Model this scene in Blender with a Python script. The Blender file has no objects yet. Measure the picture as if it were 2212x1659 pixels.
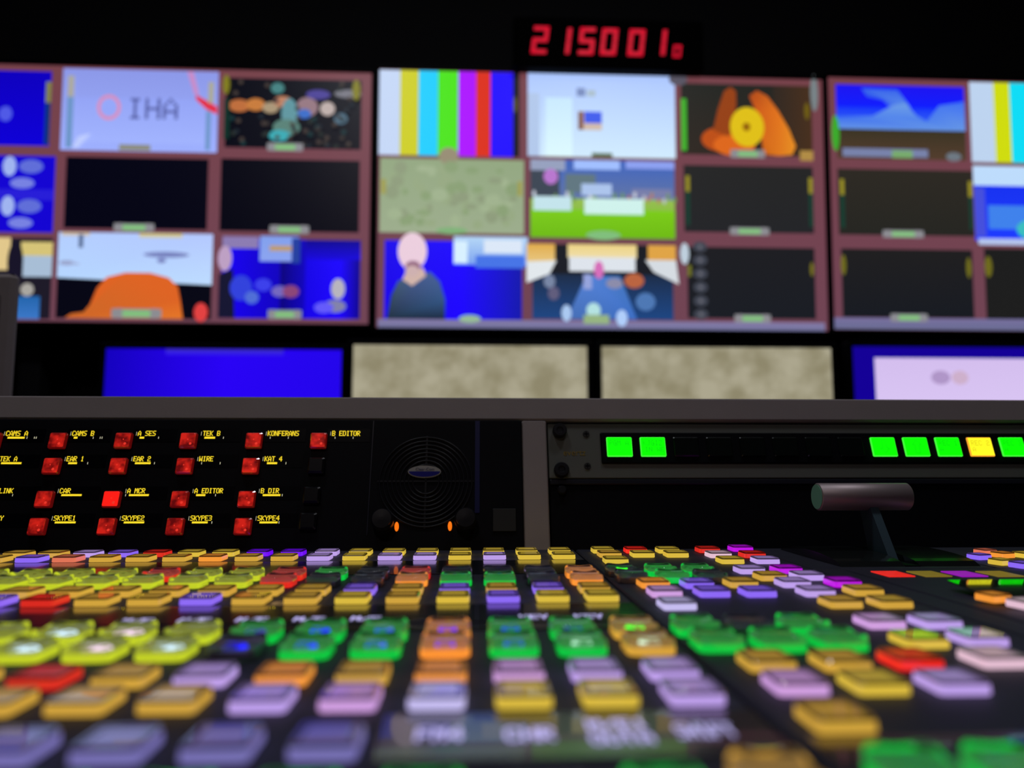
import bpy, math, random
from mathutils import Vector, Matrix
random.seed(7)
scene = bpy.context.scene
COL = scene.collection
R = math.radians
Z0 = 0.80                      # height of the mixer deck above the floor
# ------------------------------------------------------------------ camera
F = 1640.0; W = 2212.0; H = 1659.0
CAM = Vector((0, 0, Z0 + 0.0533))
PITCH = math.atan((997 - H / 2) / F)
YAW = math.atan(80.0 / F * math.cos(PITCH))
f0 = Vector((math.sin(YAW), math.cos(YAW), 0))
RIGHT = Vector((math.cos(YAW), -math.sin(YAW), 0))
FWD = f0 * math.cos(PITCH) + Vector((0, 0, math.sin(PITCH)))
UP = RIGHT.cross(FWD)
cd = bpy.data.cameras.new('camera'); cam = bpy.data.objects.new('camera', cd); COL.objects.link(cam)
M = Matrix((RIGHT, UP, -FWD)).transposed().to_4x4(); M.translation = CAM
cam.matrix_world = M
cd.sensor_width = 36.0; cd.lens = 36.0 * F / W; cd.clip_start = 0.01; cd.clip_end = 50
cd.dof.use_dof = True; cd.dof.focus_distance = 0.425
cd.dof.aperture_fstop = cd.lens / 4.4
scene.camera = cam

def ray(px, py):
    return FWD * F + RIGHT * (px - W / 2) - UP * (py - H / 2)
def hit(px, py, p, n):
    d = ray(px, py)
    return CAM + d * ((p - CAM).dot(n) / d.dot(n))
def deck(px, py, z=0.0):
    return hit(px, py, Vector((0, 0, Z0 + z)), Vector((0, 0, 1)))
# inclined rack front
RO = Vector((0, 0.474, Z0)); LEAN = R(17.5)
RT = Vector((0, math.sin(LEAN), math.cos(LEAN))); RX = Vector((1, 0, 0)); RN = Vector((0, -math.cos(LEAN), math.sin(LEAN)))
def rk(px, py):
    q = hit(px, py, RO, RN) - RO
    return q.x, q.dot(RT)
def rack_rect(x0, y0, x1, y1):
    ym = (y0 + y1) / 2; xm = (x0 + x1) / 2
    return rk(x0, ym)[0], rk(x1, ym)[0], rk(xm, y1)[1], rk(xm, y0)[1]
RACK = Matrix((RX, RT, RN)).transposed().to_4x4(); RACK.translation = RO    # local x right, y up the slope, z outwards

# ------------------------------------------------------------------ colours / materials
def lin(c):
    return tuple(((v / 255) / 12.92 if v / 255 <= 0.04045 else ((v / 255 + 0.055) / 1.055) ** 2.4) for v in c)
MATS = {}
def mat(name, base=(0.02, 0.02, 0.02), rough=0.5, emit=None, strength=1.0, metal=0.0, coat=0.0, trans=0.0, ior=1.45, noise=0.0, spec=0.5):
    if name in MATS: return MATS[name]
    m = bpy.data.materials.new(name); m.use_nodes = True
    nt = m.node_tree; b = nt.nodes['Principled BSDF']
    b.inputs['Base Color'].default_value = (*base, 1); b.inputs['Roughness'].default_value = rough
    b.inputs['Metallic'].default_value = metal; b.inputs['Coat Weight'].default_value = coat
    b.inputs['Transmission Weight'].default_value = trans; b.inputs['IOR'].default_value = ior
    b.inputs['Specular IOR Level'].default_value = spec
    if emit:
        b.inputs['Emission Color'].default_value = (*emit, 1); b.inputs['Emission Strength'].default_value = strength
    if noise:
        tc = nt.nodes.new('ShaderNodeTexCoord'); no = nt.nodes.new('ShaderNodeTexNoise'); no.inputs['Scale'].default_value = 60; no.inputs['Detail'].default_value = 6
        mr = nt.nodes.new('ShaderNodeMapRange'); mr.inputs['To Min'].default_value = 1 - noise; mr.inputs['To Max'].default_value = 1 + noise
        mx = nt.nodes.new('ShaderNodeVectorMath'); mx.operation = 'SCALE'; mx.inputs[0].default_value = base
        nt.links.new(tc.outputs['Object'], no.inputs['Vector']); nt.links.new(no.outputs['Fac'], mr.inputs['Value'])
        nt.links.new(mr.outputs['Result'], mx.inputs['Scale']); nt.links.new(mx.outputs[0], b.inputs['Base Color'])
        bp = nt.nodes.new('ShaderNodeBump'); bp.inputs['Strength'].default_value = 0.08; bp.inputs['Distance'].default_value = 0.0005
        n2 = nt.nodes.new('ShaderNodeTexNoise'); n2.inputs['Scale'].default_value = 900
        nt.links.new(tc.outputs['Object'], n2.inputs['Vector']); nt.links.new(n2.outputs['Fac'], bp.inputs['Height']); nt.links.new(bp.outputs['Normal'], b.inputs['Normal'])
    MATS[name] = m; return m

def mat_noise(name, c1, c2):
    m = mat(name, (0.12, 0.01, 0.01), 0.25, lin(c2), 0.9, coat=0.6); nt = m.node_tree
    tc = nt.nodes.new('ShaderNodeTexCoord'); n = nt.nodes.new('ShaderNodeTexNoise'); n.inputs['Scale'].default_value = 180
    oi = nt.nodes.new('ShaderNodeObjectInfo'); ad = nt.nodes.new('ShaderNodeVectorMath'); ad.operation = 'ADD'
    cr = nt.nodes.new('ShaderNodeValToRGB'); cr.color_ramp.elements[0].position = 0.36; cr.color_ramp.elements[1].position = 0.66
    cr.color_ramp.elements[0].color = (*lin(c1), 1); cr.color_ramp.elements[1].color = (*lin(c2), 1)
    nt.links.new(tc.outputs['Object'], ad.inputs[0]); nt.links.new(oi.outputs['Location'], ad.inputs[1]); nt.links.new(ad.outputs[0], n.inputs['Vector'])
    nt.links.new(n.outputs['Fac'], cr.inputs['Fac']); nt.links.new(cr.outputs['Color'], nt.nodes['Principled BSDF'].inputs['Emission Color'])
    return m
def screen_mat():
    m = bpy.data.materials.new('screen_picture'); m.use_nodes = True
    nt = m.node_tree; b = nt.nodes['Principled BSDF']
    b.inputs['Base Color'].default_value = (0.005, 0.005, 0.005, 1); b.inputs['Roughness'].default_value = 0.35
    a = nt.nodes.new('ShaderNodeVertexColor'); a.layer_name = 'Col'
    nt.links.new(a.outputs['Color'], b.inputs['Emission Color']); b.inputs['Emission Strength'].default_value = 1.0
    return m
SCREEN = screen_mat()
def camo_mat(name, c1, c2, scale):
    m = bpy.data.materials.new(name); m.use_nodes = True
    nt = m.node_tree; b = nt.nodes['Principled BSDF']
    b.inputs['Base Color'].default_value = (0.005, 0.005, 0.005, 1); b.inputs['Roughness'].default_value = 0.35
    tc = nt.nodes.new('ShaderNodeTexCoord'); n = nt.nodes.new('ShaderNodeTexNoise'); n.inputs['Scale'].default_value = scale; n.inputs['Detail'].default_value = 3
    cr = nt.nodes.new('ShaderNodeValToRGB'); cr.color_ramp.elements[0].position = 0.35; cr.color_ramp.elements[1].position = 0.65
    cr.color_ramp.elements[0].color = (*lin(c1), 1); cr.color_ramp.elements[1].color = (*lin(c2), 1)
    nt.links.new(tc.outputs['Object'], n.inputs['Vector']); nt.links.new(n.outputs['Fac'], cr.inputs['Fac'])
    nt.links.new(cr.outputs['Color'], b.inputs['Emission Color']); b.inputs['Emission Strength'].default_value = 1.0
    return m

K_BLACK = mat('black_plastic', (0.0035, 0.0035, 0.006), 0.5, noise=0.15, spec=0.12)
K_DECK = mat('matt_deck_paint', (0.034, 0.034, 0.054), 0.62, noise=0.2, spec=0.25)
K_GLASS = mat('glossy_label_glass', (0.014, 0.017, 0.026), 0.20, spec=1.0, coat=0.5)
K_GREY = mat('grey_powder_coat', (0.34, 0.29, 0.29), 0.6, noise=0.06)
K_RACKGREY = mat('dark_grey_panel_paint', (0.13, 0.135, 0.12), 0.6, noise=0.06)
K_KNOB = mat('rubber_knob', (0.008, 0.008, 0.012), 0.35)
K_METAL = mat('brushed_metal', (0.52, 0.43, 0.44), 0.5, metal=0.7)
K_ARM = mat('blue_black_lever_paint', (0.07, 0.12, 0.15), 0.35, metal=0.3)
K_BEZEL = mat('monitor_bezel', (0.002, 0.002, 0.003), 0.5, spec=0.15)
K_WALL = mat('black_wall_paint', (0.006, 0.006, 0.009), 0.8, noise=0.1)
K_FLOOR = mat('dark_carpet', (0.02, 0.02, 0.024), 0.9, noise=0.2)
K_DESK = mat('dark_desk_laminate', (0.02, 0.018, 0.018), 0.5, noise=0.1)

# ------------------------------------------------------------------ mesh helpers
def new_obj(name, verts, faces, m, parent=None, mats=None, fm=None, smooth=False, mtx=None):
    me = bpy.data.meshes.new(name); me.from_pydata([tuple(v) for v in verts], [], faces)
    for mm in (mats or [m]): me.materials.append(mm)
    if fm:
        for p, i in zip(me.polygons, fm): p.material_index = i
    if smooth:
        for p in me.polygons: p.use_smooth = True
    me.update()
    o = bpy.data.objects.new(name, me); COL.objects.link(o)
    if parent: o.parent = parent
    if mtx is not None: o.matrix_basis = mtx
    return o
class MB:
    def __init__(s): s.v = []; s.f = []; s.m = []
    def add(s, vs, fs, mi=0):
        b = len(s.v); s.v += [Vector(v) for v in vs]; s.f += [tuple(b + i for i in f) for f in fs]; s.m += [mi] * len(fs); return s
    def box(s, x0, x1, y0, y1, z0, z1, mi=0, bev=0.0):
        if bev <= 0:
            vs = [(x, y, z) for z in (z0, z1) for y in (y0, y1) for x in (x0, x1)]
            return s.add(vs, [(0, 2, 3, 1), (4, 5, 7, 6), (0, 1, 5, 4), (2, 6, 7, 3), (0, 4, 6, 2), (1, 3, 7, 5)], mi)
        b = min(bev, (x1 - x0) / 2.1, (y1 - y0) / 2.1, (z1 - z0) / 2.1)
        rings = [(z0, b), (z0 + b, 0), (z1 - b, 0), (z1, b)]
        vs = []
        for z, i in rings:
            c = b
            vs += [(x0 + i + c, y0 + i, z), (x1 - i - c, y0 + i, z), (x1 - i, y0 + i + c, z), (x1 - i, y1 - i - c, z),
                   (x1 - i - c, y1 - i, z), (x0 + i + c, y1 - i, z), (x0 + i, y1 - i - c, z), (x0 + i, y0 + i + c, z)]
        fs = [tuple(reversed(range(8))), tuple(range(24, 32))]
        for r in range(3):
            for k in range(8):
                fs.append((r * 8 + k, r * 8 + (k + 1) % 8, r * 8 + 8 + (k + 1) % 8, r * 8 + 8 + k))
        return s.add(vs, fs, mi)
    def ring(s, profile, n=32, cx=0, cy=0, mi=0, ax=1, ay=1, cap=True):      # lathe about local z
        vs = []
        for r, z in profile:
            for k in range(n):
                a = 2 * math.pi * k / n; vs.append((cx + r * ax * math.cos(a), cy + r * ay * math.sin(a), z))
        fs = []
        for j in range(len(profile) - 1):
            for k in range(n):
                fs.append((j * n + k, j * n + (k + 1) % n, (j + 1) * n + (k + 1) % n, (j + 1) * n + k))
        if cap:
            fs.append(tuple(reversed(range(n)))); fs.append(tuple(range((len(profile) - 1) * n, len(profile) * n)))
        return s.add(vs, fs, mi)
    def build(s, name, m, parent=None, smooth=False, mtx=None, mats=None):
        return new_obj(name, s.v, s.f, m, parent, mats, s.m, smooth, mtx)
def thing(name, label, cat, loc=(0, 0, 0), group=None, mtx=None):
    o = bpy.data.objects.new(name, None); COL.objects.link(o); o.empty_display_size = 0.02
    if mtx is not None: o.matrix_world = mtx
    else: o.location = loc
    o['label'] = label; o['category'] = cat
    if group: o['group'] = group
    return o
def struct(o): o['kind'] = 'structure'; return o

# ------------------------------------------------------------------ dot-matrix lettering
G5 = {'A': '040A11111F1111', 'B': '1E11111E11111E', 'C': '0E11101010110E', 'D': '1E11111111111E', 'E': '1F10101E10101F', 'F': '1F10101E101010',
      'G': '0E11101713110F', 'H': '1111111F111111', 'I': '0E04040404040E', 'J': '0702020202120C', 'K': '11121418141211', 'L': '1010101010101F',
      'M': '111B1515111111', 'N': '11191915131311', 'O': '0E11111111110E', 'P': '1E11111E101010', 'R': '1E11111E141211', 'S': '0F10100E01011E',
      'T': '1F040404040404', 'U': '1111111111110E', 'W': '11111115151B11', 'Y': '11110A04040404', 'Z': '1F01020408101F', 'V': '11111111110A04',
      '0': '0E11111111110E', '1': '040C040404040E', '2': '0E11010E10101F', '3': '1E01010E01011E', '4': '02060A121F0202', '5': '1F101E0101110E',
      '9': '0E11110F01110E', '/': '01010204081010', '-': '0000001F000000', ' ': '00000000000000'}
def glyph_quads(text, x, y, adv, ch, bold=0.35):
    """left edge x, top y, advance per character, character height -> quads in a plane (x right, y up)"""
    q = []; dx = adv / 6; dy = ch / 7
    for i, c in enumerate(text):
        g = G5.get(c, G5[' '])
        for r in range(7):
            row = int(g[2 * r:2 * r + 2], 16); k = 0
            while k < 5:
                if row >> (4 - k) & 1:
                    e = k
                    while e < 4 and row >> (3 - e) & 1: e += 1
                    x0 = x + i * adv + k * dx - bold * dx * 0.5; x1 = x + i * adv + (e + 1) * dx + bold * dx * 0.5
                    y1 = y - r * dy; q.append((x0, y1 - dy, x1, y1)); k = e + 1
                else: k += 1
    return q
def quads_mesh(mb, quads, z, mi=0):
    for x0, y0, x1, y1 in quads:
        mb.add([(x0, y0, z), (x1, y0, z), (x1, y1, z), (x0, y1, z)], [(0, 1, 2, 3)], mi)
    return mb

# ------------------------------------------------------------------ keys
PAL = {'amber': (216, 168, 64), 'yellow': (226, 192, 66), 'lavender': (196, 164, 242), 'pink lavender': (216, 164, 232), 'violet': (146, 108, 255),
       'red': (226, 44, 34), 'orange': (255, 158, 58), 'magenta': (200, 24, 236), 'purple': (118, 12, 255), 'pale pink': (236, 196, 216),
       'salmon': (232, 120, 90), 'green': (14, 196, 70), 'yellow green': (196, 208, 44), 'clear': (26, 30, 38), 'bright red': (255, 44, 34),
       'pale lavender': (206, 196, 250), 'dusky violet': (124, 116, 186)}
def scale(c, k): return tuple(v * k for v in c)
def key_mats(color):
    l = lin(PAL[color])
    side = mat('lit_side_' + color.replace(' ', '_'), scale(l, 0.25), 0.3, l, 0.92, coat=0.3)
    rim = mat('lit_rim_' + color.replace(' ', '_'), scale(l, 0.22), 0.14, l, 0.25, coat=0.8)
    leg = mat('lit_legend_' + color.replace(' ', '_'), scale(l, 0.25), 0.2, l, 0.50, coat=0.6)
    edge = mat('key_edge_' + color.replace(' ', '_'), scale(l, 0.15), 0.2, l, 0.07, coat=0.8)
    return side, rim, leg, edge
FLATMESH = {}
def flat_key_meshes(color):
    if color in FLATMESH: return FLATMESH[color]
    side, rim, leg, edge = key_mats(color)
    def loop(h, z, r=0.0012):
        out = []
        for sx, sy, a0 in ((1, -1, -90), (1, 1, 0), (-1, 1, 90), (-1, -1, 180)):
            for a in (0, 45, 90):
                t = R(a0 + a); out.append((sx * (h - r) + r * math.cos(t), sy * (h - r) + r * math.sin(t), z))
        return out
    mb = MB()
    loops = [loop(0.0060, 0.0003), loop(0.0062, 0.0007), loop(0.00605, 0.0027), loop(0.00575, 0.0033), loop(0.0049, 0.0033, 0.0006), loop(0.0048, 0.0027, 0.0006)]
    vs = [v for l in loops for v in l]; fs = []; mi = []
    for j in range(5):
        for k in range(12):
            fs.append((j * 12 + k, j * 12 + (k + 1) % 12, (j + 1) * 12 + (k + 1) % 12, (j + 1) * 12 + k)); mi.append((0, 0, 2, 1, 2)[j])
    fs.append(tuple(reversed(range(12)))); mi.append(0); fs.append(tuple(range(60, 72))); mi.append(2)
    a = bpy.data.meshes.new('key'); a.from_pydata(vs, [], fs); a.materials.append(side); a.materials.append(rim); a.materials.append(edge)
    for p, i in zip(a.polygons, mi): p.material_index = i
    lp = loop(0.0045, 0.0030, 0.0006) + loop(0.0043, 0.0032, 0.0006)
    b = bpy.data.meshes.new('legend_plate')
    b.from_pydata(lp, [], [(k, (k + 1) % 12, 12 + (k + 1) % 12, 12 + k) for k in range(12)] + [tuple(range(12, 24))]); b.materials.append(leg)
    FLATMESH[color] = (a, b); return a, b
def flat_key(parent, x, y, color, z=Z0, rot=0.0, s=1.0):
    """x: centre, y: front edge"""
    a, b = flat_key_meshes(color)
    o = bpy.data.objects.new('flat_key', a); COL.objects.link(o); o.parent = parent
    o.location = Vector((x, y + 0.0062 * s, z)) - parent.location; o.rotation_euler = (0, 0, rot + R(random.uniform(-1, 1))); o.scale = (s, s, 1)
    o['label'] = f'{color} lit flat key'
    c = bpy.data.objects.new('legend_plate', b); COL.objects.link(c); c.parent = o
    return o

def tint_glass(color):
    n = 'clear_cap_' + color.replace(' ', '_')
    if n in MATS: return MATS[n]
    l = lin(PAL[color]); mx = max(l)
    t = (0.86, 0.89, 0.93) if color == 'clear' else tuple(0.66 + 0.3 * v / mx for v in l)
    return mat(n, t, 0.03, trans=1.0, ior=1.40)
DOME = {}
def dome_meshes(color):
    if color in DOME: return DOME[color]
    # clear concave cap: rounded square plan, four raised corners, rolled rim
    n = 56; hw = 0.0069; vs = []; fs = []
    def pt(t, r):
        c, q = math.cos(t), math.sin(t); e = 5.0
        k = r * hw / (abs(c) ** e + abs(q) ** e) ** (1 / e)
        return k * c, k * q
    def top(x, y, r):
        u, v = x / hw, y / hw
        z = 0.0037 + 0.0005 * u * u + 0.0013 * v * v + 0.0016 * u * u * v * v * v * v
        if r > 0.80: z -= 0.0016 * (1 - math.sqrt(max(0, 1 - ((r - 0.80) / 0.20) ** 2)))
        return z
    RS = [0.12, 0.3, 0.45, 0.58, 0.68, 0.76, 0.82, 0.87, 0.91, 0.945, 0.97, 0.987, 0.997, 1.0]
    vs.append((0, 0, top(0, 0, 0)))
    for r in RS:
        for k in range(n):
            x, y = pt(2 * math.pi * (k + 0.5) / n, r); vs.append((x, y, top(x, y, r)))
    for z, sc in ((0.0018, 1.010), (0.0006, 1.015), (0.0003, 1.0)):
        for k in range(n):
            x, y = pt(2 * math.pi * (k + 0.5) / n, sc); vs.append((x, y, z))
    for k in range(n): fs.append((0, 1 + k, 1 + (k + 1) % n))
    rows_ = len(RS) + 3
    for j in range(rows_ - 1):
        for k in range(n):
            a = 1 + j * n; b = a + n; fs.append((a + k, b + k, b + (k + 1) % n, a + (k + 1) % n))
    fs.append(tuple(reversed(range(1 + (rows_ - 1) * n, 1 + rows_ * n))))
    cap = bpy.data.meshes.new('clear_cap'); cap.from_pydata(vs, [], fs); cap.materials.append(tint_glass(color))
    for p in cap.polygons: p.use_smooth = len(p.vertices) < 6
    l = lin(PAL[color])
    lit = color != 'clear'
    nm = color.replace(' ', '_'); gt = tuple(v * 0.28 + 0.045 * max(l) for v in l)  # top emission dimmed, with grey mixed in for reflected surroundings
    m1 = mat('lit_core_' + nm, scale(l, 0.3) if lit else (0.16, 0.17, 0.22), 0.4, l if lit else None, 1.0)
    m2 = mat('core_top_' + nm, scale(l, 0.25) if lit else (0.16, 0.17, 0.22), 0.4, gt if lit else None, 1.0)
    hc_ = 0.0061
    mb = MB(); mb.box(-hc_, hc_, -hc_, hc_, 0.0005, 0.0026, 0)
    mb.m[1] = 1
    body = bpy.data.meshes.new('domed_key'); body.from_pydata(mb.v, [], mb.f); body.materials.append(m1); body.materials.append(m2)
    for p, i in zip(body.polygons, mb.m): p.material_index = i
    DOME[color] = (cap, body); return cap, body
LEGENDS = {}
def legend_mesh(c):
    if c in LEGENDS: return LEGENDS[c]
    mb = MB(); mb.box(-0.0027, 0.0027, -0.0016, 0.0004, 0.00262, 0.0028)
    me = bpy.data.meshes.new('legend_light'); me.from_pydata(mb.v, [], mb.f)
    me.materials.append(mat('legend_light_%d_%d_%d' % c, (0.02, 0.02, 0.02), 0.3, lin(c), 1.8)); LEGENDS[c] = me; return me
def domed_key(parent, x, y, color, legend=None, z=Z0, rot=0.0):
    cap, body = dome_meshes(color)
    o = bpy.data.objects.new('domed_key', body); COL.objects.link(o); o.parent = parent
    o.location = Vector((x, y + 0.0075, z)) - parent.location; o.rotation_euler = (0, 0, rot + R(random.uniform(-0.8, 0.8)))
    o['label'] = ('unlit clear domed key' if color == 'clear' else f'{color} lit domed key')
    c = bpy.data.objects.new('clear_cap', cap); COL.objects.link(c); c.parent = o
    if legend:
        g = bpy.data.objects.new('legend_light', legend_mesh(legend)); COL.objects.link(g); g.parent = o
    return o

def module(name, label, x0, x1, y0, y1, top=Z0, h=0.028):
    t = thing(name, label, 'control panel', ((x0 + x1) / 2, (y0 + y1) / 2, top - h))
    mb = MB(); mb.box(x0 - t.location.x, x1 - t.location.x, y0 - t.location.y, y1 - t.location.y, 0, h, bev=0.0008)
    mb.build('deck_plate', K_DECK, t)
    return t
def strip(t, x0, x1, y0, y1, name='label_strip', z=0.0004):
    mb = MB(); mb.box(x0 - t.location.x, x1 - t.location.x, y0 - t.location.y, y1 - t.location.y, Z0 - t.location.z, Z0 - t.location.z + z)
    return mb.build(name, K_GLASS, t)
def seam(t, x0, x1, y, w=0.0006):
    mb = MB(); mb.box(x0 - t.location.x, x1 - t.location.x, y - w - t.location.y, y + w - t.location.y, Z0 - t.location.z, Z0 - t.location.z + 0.0002)
    return mb.build('seam_line', K_BLACK, t)
def KX(k): return -0.0080 + 0.019 * k
XL, XM, XR = -0.300, 0.0605, 0.1675

# --- rear main module ------------------------------------------------
A = {'a': 'amber', 'y': 'yellow', 'l': 'lavender', 'v': 'violet', 'r': 'red', 'p': 'purple', 'o': 'orange', 's': 'salmon', 'g': 'green', 'c': 'clear', 'Y': 'yellow green', 'k': 'pink lavender', 'w': 'pale lavender', 'R': 'bright red', 'm': 'magenta', 'P': 'pale pink', 'd': 'dusky violet'}
rear = module('crosspoint_module', 'rear key module with four bands of lit keys, nearest the red-keyed intercom panel', XL, XM, 0.2575, 0.468)
def row(mod, fn, y, s, k0, z=Z0, **kw):
    for i, c in enumerate(s):
        fn(mod, KX(k0 + i), y, A[c], **kw)
row(rear, flat_key, 0.4400, 'aalvryypplyyyyyyy', -13)
row(rear, flat_key, 0.4190, 'avsaaaoaalylllyl'[:13] + 'ylyy', -13)
row(rear, domed_key, 0.3490, 'YYYYrYYrgcrccco', -11)
row(rear, domed_key, 0.3305, 'rYYYYYYrcc' + 'oggco', -11)
row(rear, flat_key, 0.3110, 'aaaaaaaavavavaa'[:0] + 'aaaaaaavavava', -9)
row(rear, flat_key, 0.2925, 'vraavaayayvyy', -9)
strip(rear, XL + 0.002, XM - 0.001, 0.368, 0.4165)
strip(rear, XL + 0.002, XM - 0.001, 0.2595, 0.2905)

front = module('crosspoint_module', 'front key module with green, orange and yellow domed keys before the lens', XL, XM, 0.085, 0.2565)
BL = (30, 20, 255); WH = (190, 215, 255); PK = (220, 190, 235); VI = (90, 30, 235)
def rowd(mod, y, spec, k0):
    for i, (c, lg) in enumerate(spec): domed_key(mod, KX(k0 + i), y, A[c], lg)
rowd(front, 0.2305, [('Y', None), ('Y', None), ('Y', WH), ('Y', PK), ('Y', None), ('g', (50, 40, 140)), ('g', BL), ('g', (40, 70, 200)), ('o', VI), ('g', (30, 60, 190)), ('g', (30, 60, 120)), ('a', (60, 255, 60))], -8)
rowd(front, 0.2115, [('Y', None), ('Y', WH), ('Y', WH), ('Y', PK), ('Y', WH), ('c', BL), ('g', BL), ('g', (30, 60, 230)), ('o', VI), ('g', (30, 60, 200)), ('g', (170, 210, 190)), ('a', (190, 220, 200))], -8)
row(front, flat_key, 0.1880, 'raalovaokkl'[:0] + 'aralo' + 'aokll', -6)
row(front, flat_key, 0.1690, 'aaaalkwyyl', -6)
row(front, flat_key, 0.1420, 'dddd', -4)
rowd(front, 0.1130, [('g', None), ('g', None), ('g', None), ('g', None), ('c', None), ('g', None)], -3)
domed_key(front, KX(3), 0.1185, 'amber')
st = strip(front, KX(-0.55), XM - 0.001, 0.1420, 0.1665)
strip(front, XL + 0.002, XM - 0.001, 0.2475, 0.2562)

def deck_text(parent, text, px0, px1, py0, py1, name='lettering', col=(200, 190, 255), st_=1.0):
    p0 = deck(px0, (py0 + py1) / 2); p1 = deck(px1, (py0 + py1) / 2); c = (px0 + px1) / 2
    yb = deck(c, py1).y; yt = deck(c, py0).y
    q = glyph_quads(text, p0.x, yt, (p1.x - p0.x) / (len(text) - 1 / 6), yt - yb, 0.5)
    mb = quads_mesh(MB(), q, 0)
    m = mat('lettering_%d_%d_%d' % col, (0.1, 0.1, 0.1), 0.5, lin(col), st_)
    o = mb.build(name, m, parent); o.location = Vector((0, 0, Z0 + 0.0006)) - parent.location
    return o
deck_text(front, 'FM4', 900, 1000, 1578, 1606)
deck_text(front, 'CHR', 1092, 1196, 1578, 1606)
deck_text(front, 'M/E1', 1268, 1396, 1560, 1582)
deck_text(front, 'OUTA', 1276, 1410, 1588, 1612)
deck_text(front, 'SHIFT', 1460, 1586, 1570, 1598)
for k in (-6, -5, -4, -3, -2, 1, 2):
    x = KX(k); w = 0.0034
    q = glyph_quads('M/E' if k < 0 else 'KEY', x - 0.0045 + 0.009, 0.2690, 0.0034, 0.0060, 0.5)
    mb = quads_mesh(MB(), q, 0)
    o = mb.build('lettering', mat('lettering_200_190_255', (0.1, 0.1, 0.1), 0.5, lin((200, 190, 255)), 0.7), rear); o.location = Vector((0, 0, Z0 + 0.0006)) - rear.location
deck_text(rear, 'HELD', 588, 618, 1303, 1310, col=(190, 150, 90), st_=0.6)

# --- right module ----------------------------------------------------
right = module('effects_module', 'right key module left of the fader lever, lilac, amber and green keys', XM + 0.001, XR, 0.085, 0.468)
RK = [(1302, 1197, 'yellow'), (1374, 1197, 'bright red'), (1444, 1197, 'yellow'), (1532, 1196, 'red'), (1604, 1193, 'magenta'),
      (1317, 1206, 'amber'), (1389, 1206, 'yellow'), (1463, 1206, 'yellow'), (1556, 1207, 'pale pink'), (1630, 1207, 'red'),
      (1331, 1220, 'yellow'), (1582, 1220, 'yellow'), (1659, 1220, 'lavender'), (1625, 1242, 'lavender'), (1706, 1241, 'magenta'),
      (1607, 1272, 'amber'), (1671, 1257, 'amber'), (1722, 1272, 'lavender'), (1752, 1256, 'lavender'), (1832, 1271, 'magenta'),
      (1511, 1274, 'violet'), (1544, 1293, 'violet'), (1645, 1293, 'violet'), (1773, 1292, 'lavender'), (1878, 1290, 'amber'),
      (1829, 1317, 'amber'), (1938, 1317, 'amber'), (1918, 1362, 'pink lavender'), (2041, 1362, 'lavender'), (2008, 1405, 'yellow'),
      (2138, 1401, 'lavender'), (1992, 1452, 'bright red'), (2176, 1448, 'pale pink'), (1913, 1507, 'yellow'), (2088, 1506, 'lavender'),
      (1738, 1508, 'pink lavender'), (1672, 1456, 'amber'), (1836, 1456, 'amber'), (1832, 1590, 'amber'),
      (1415, 1273, 'orange'), (1440, 1293, 'pink lavender'), (1468, 1321, 'pale lavender')]
RKP = []
for px, py, c in RK:
    p = deck(px + 3, py)
    RKP.append((p.x, p.y, c)); flat_key(right, p.x, p.y, c)
for px, py, c in [(1348, 1248, 'clear'), (1435, 1248, 'green'), (1517, 1248, 'green'), (1371, 1262, 'clear'), (1461, 1262, 'green'), (1545, 1262, 'clear'),
                  (1517, 1381, 'green'), (1637, 1381, 'clear'), (1757, 1378, 'green'), (1566, 1415, 'green'), (1702, 1415, 'green'), (1836, 1413, 'green')]:
    p = deck(px, py); domed_key(right, p.x, p.y, c, (60, 255, 40) if px == 1348 else None)
domed_key(right, 0.0732, 0.1200, 'green'); domed_key(right, 0.0905, 0.1200, 'green')
strip(right, 0.064, 0.165, 0.136, 0.150)

# --- fader module with lever ----------------------------------------
fad = module('fader_module', 'fader module with a cylindrical handled lever standing near its back', XR + 0.001, 0.2625, 0.3775, 0.468)
L = fad.location
def arc_cover(x0, x1, y0, y1, hgt, n=16):
    vs = []; fs = []
    for i in range(n + 1):
        t = i / n; y = y0 + (y1 - y0) * t; z = hgt * (1 - (2 * t - 1) ** 2) ** 0.5 if 0 < t < 1 else 0
        vs += [(x0, y, z), (x1, y, z), (x0, y, 0), (x1, y, 0)]
    for i in range(n):
        a = 4 * i; b = a + 4
        fs += [(a, a + 1, b + 1, b), (a, b, b + 2, a + 2), (a + 1, a + 3, b + 3, b + 1)]
    return vs, fs
K_GLOSS = mat('glossy_black_cover', (0.012, 0.014, 0.014), 0.18, coat=0.5)
for nm, x0, x1 in (('curved_cover', 0.186, 0.2195), ('curved_cover', 0.2275, 0.2590)):
    vs, fs = arc_cover(x0, x1, 0.384, 0.462, 0.0045)
    o = new_obj(nm, vs, fs, K_GLOSS, fad, smooth=False); o.location = Vector((0, 0, Z0)) - L
mb = MB(); mb.box(0.2197, 0.2273, 0.384, 0.462, 0, 0.0006); o = mb.build('lever_slot', K_BLACK, fad); o.location = Vector((0, 0, Z0)) - L
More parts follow.
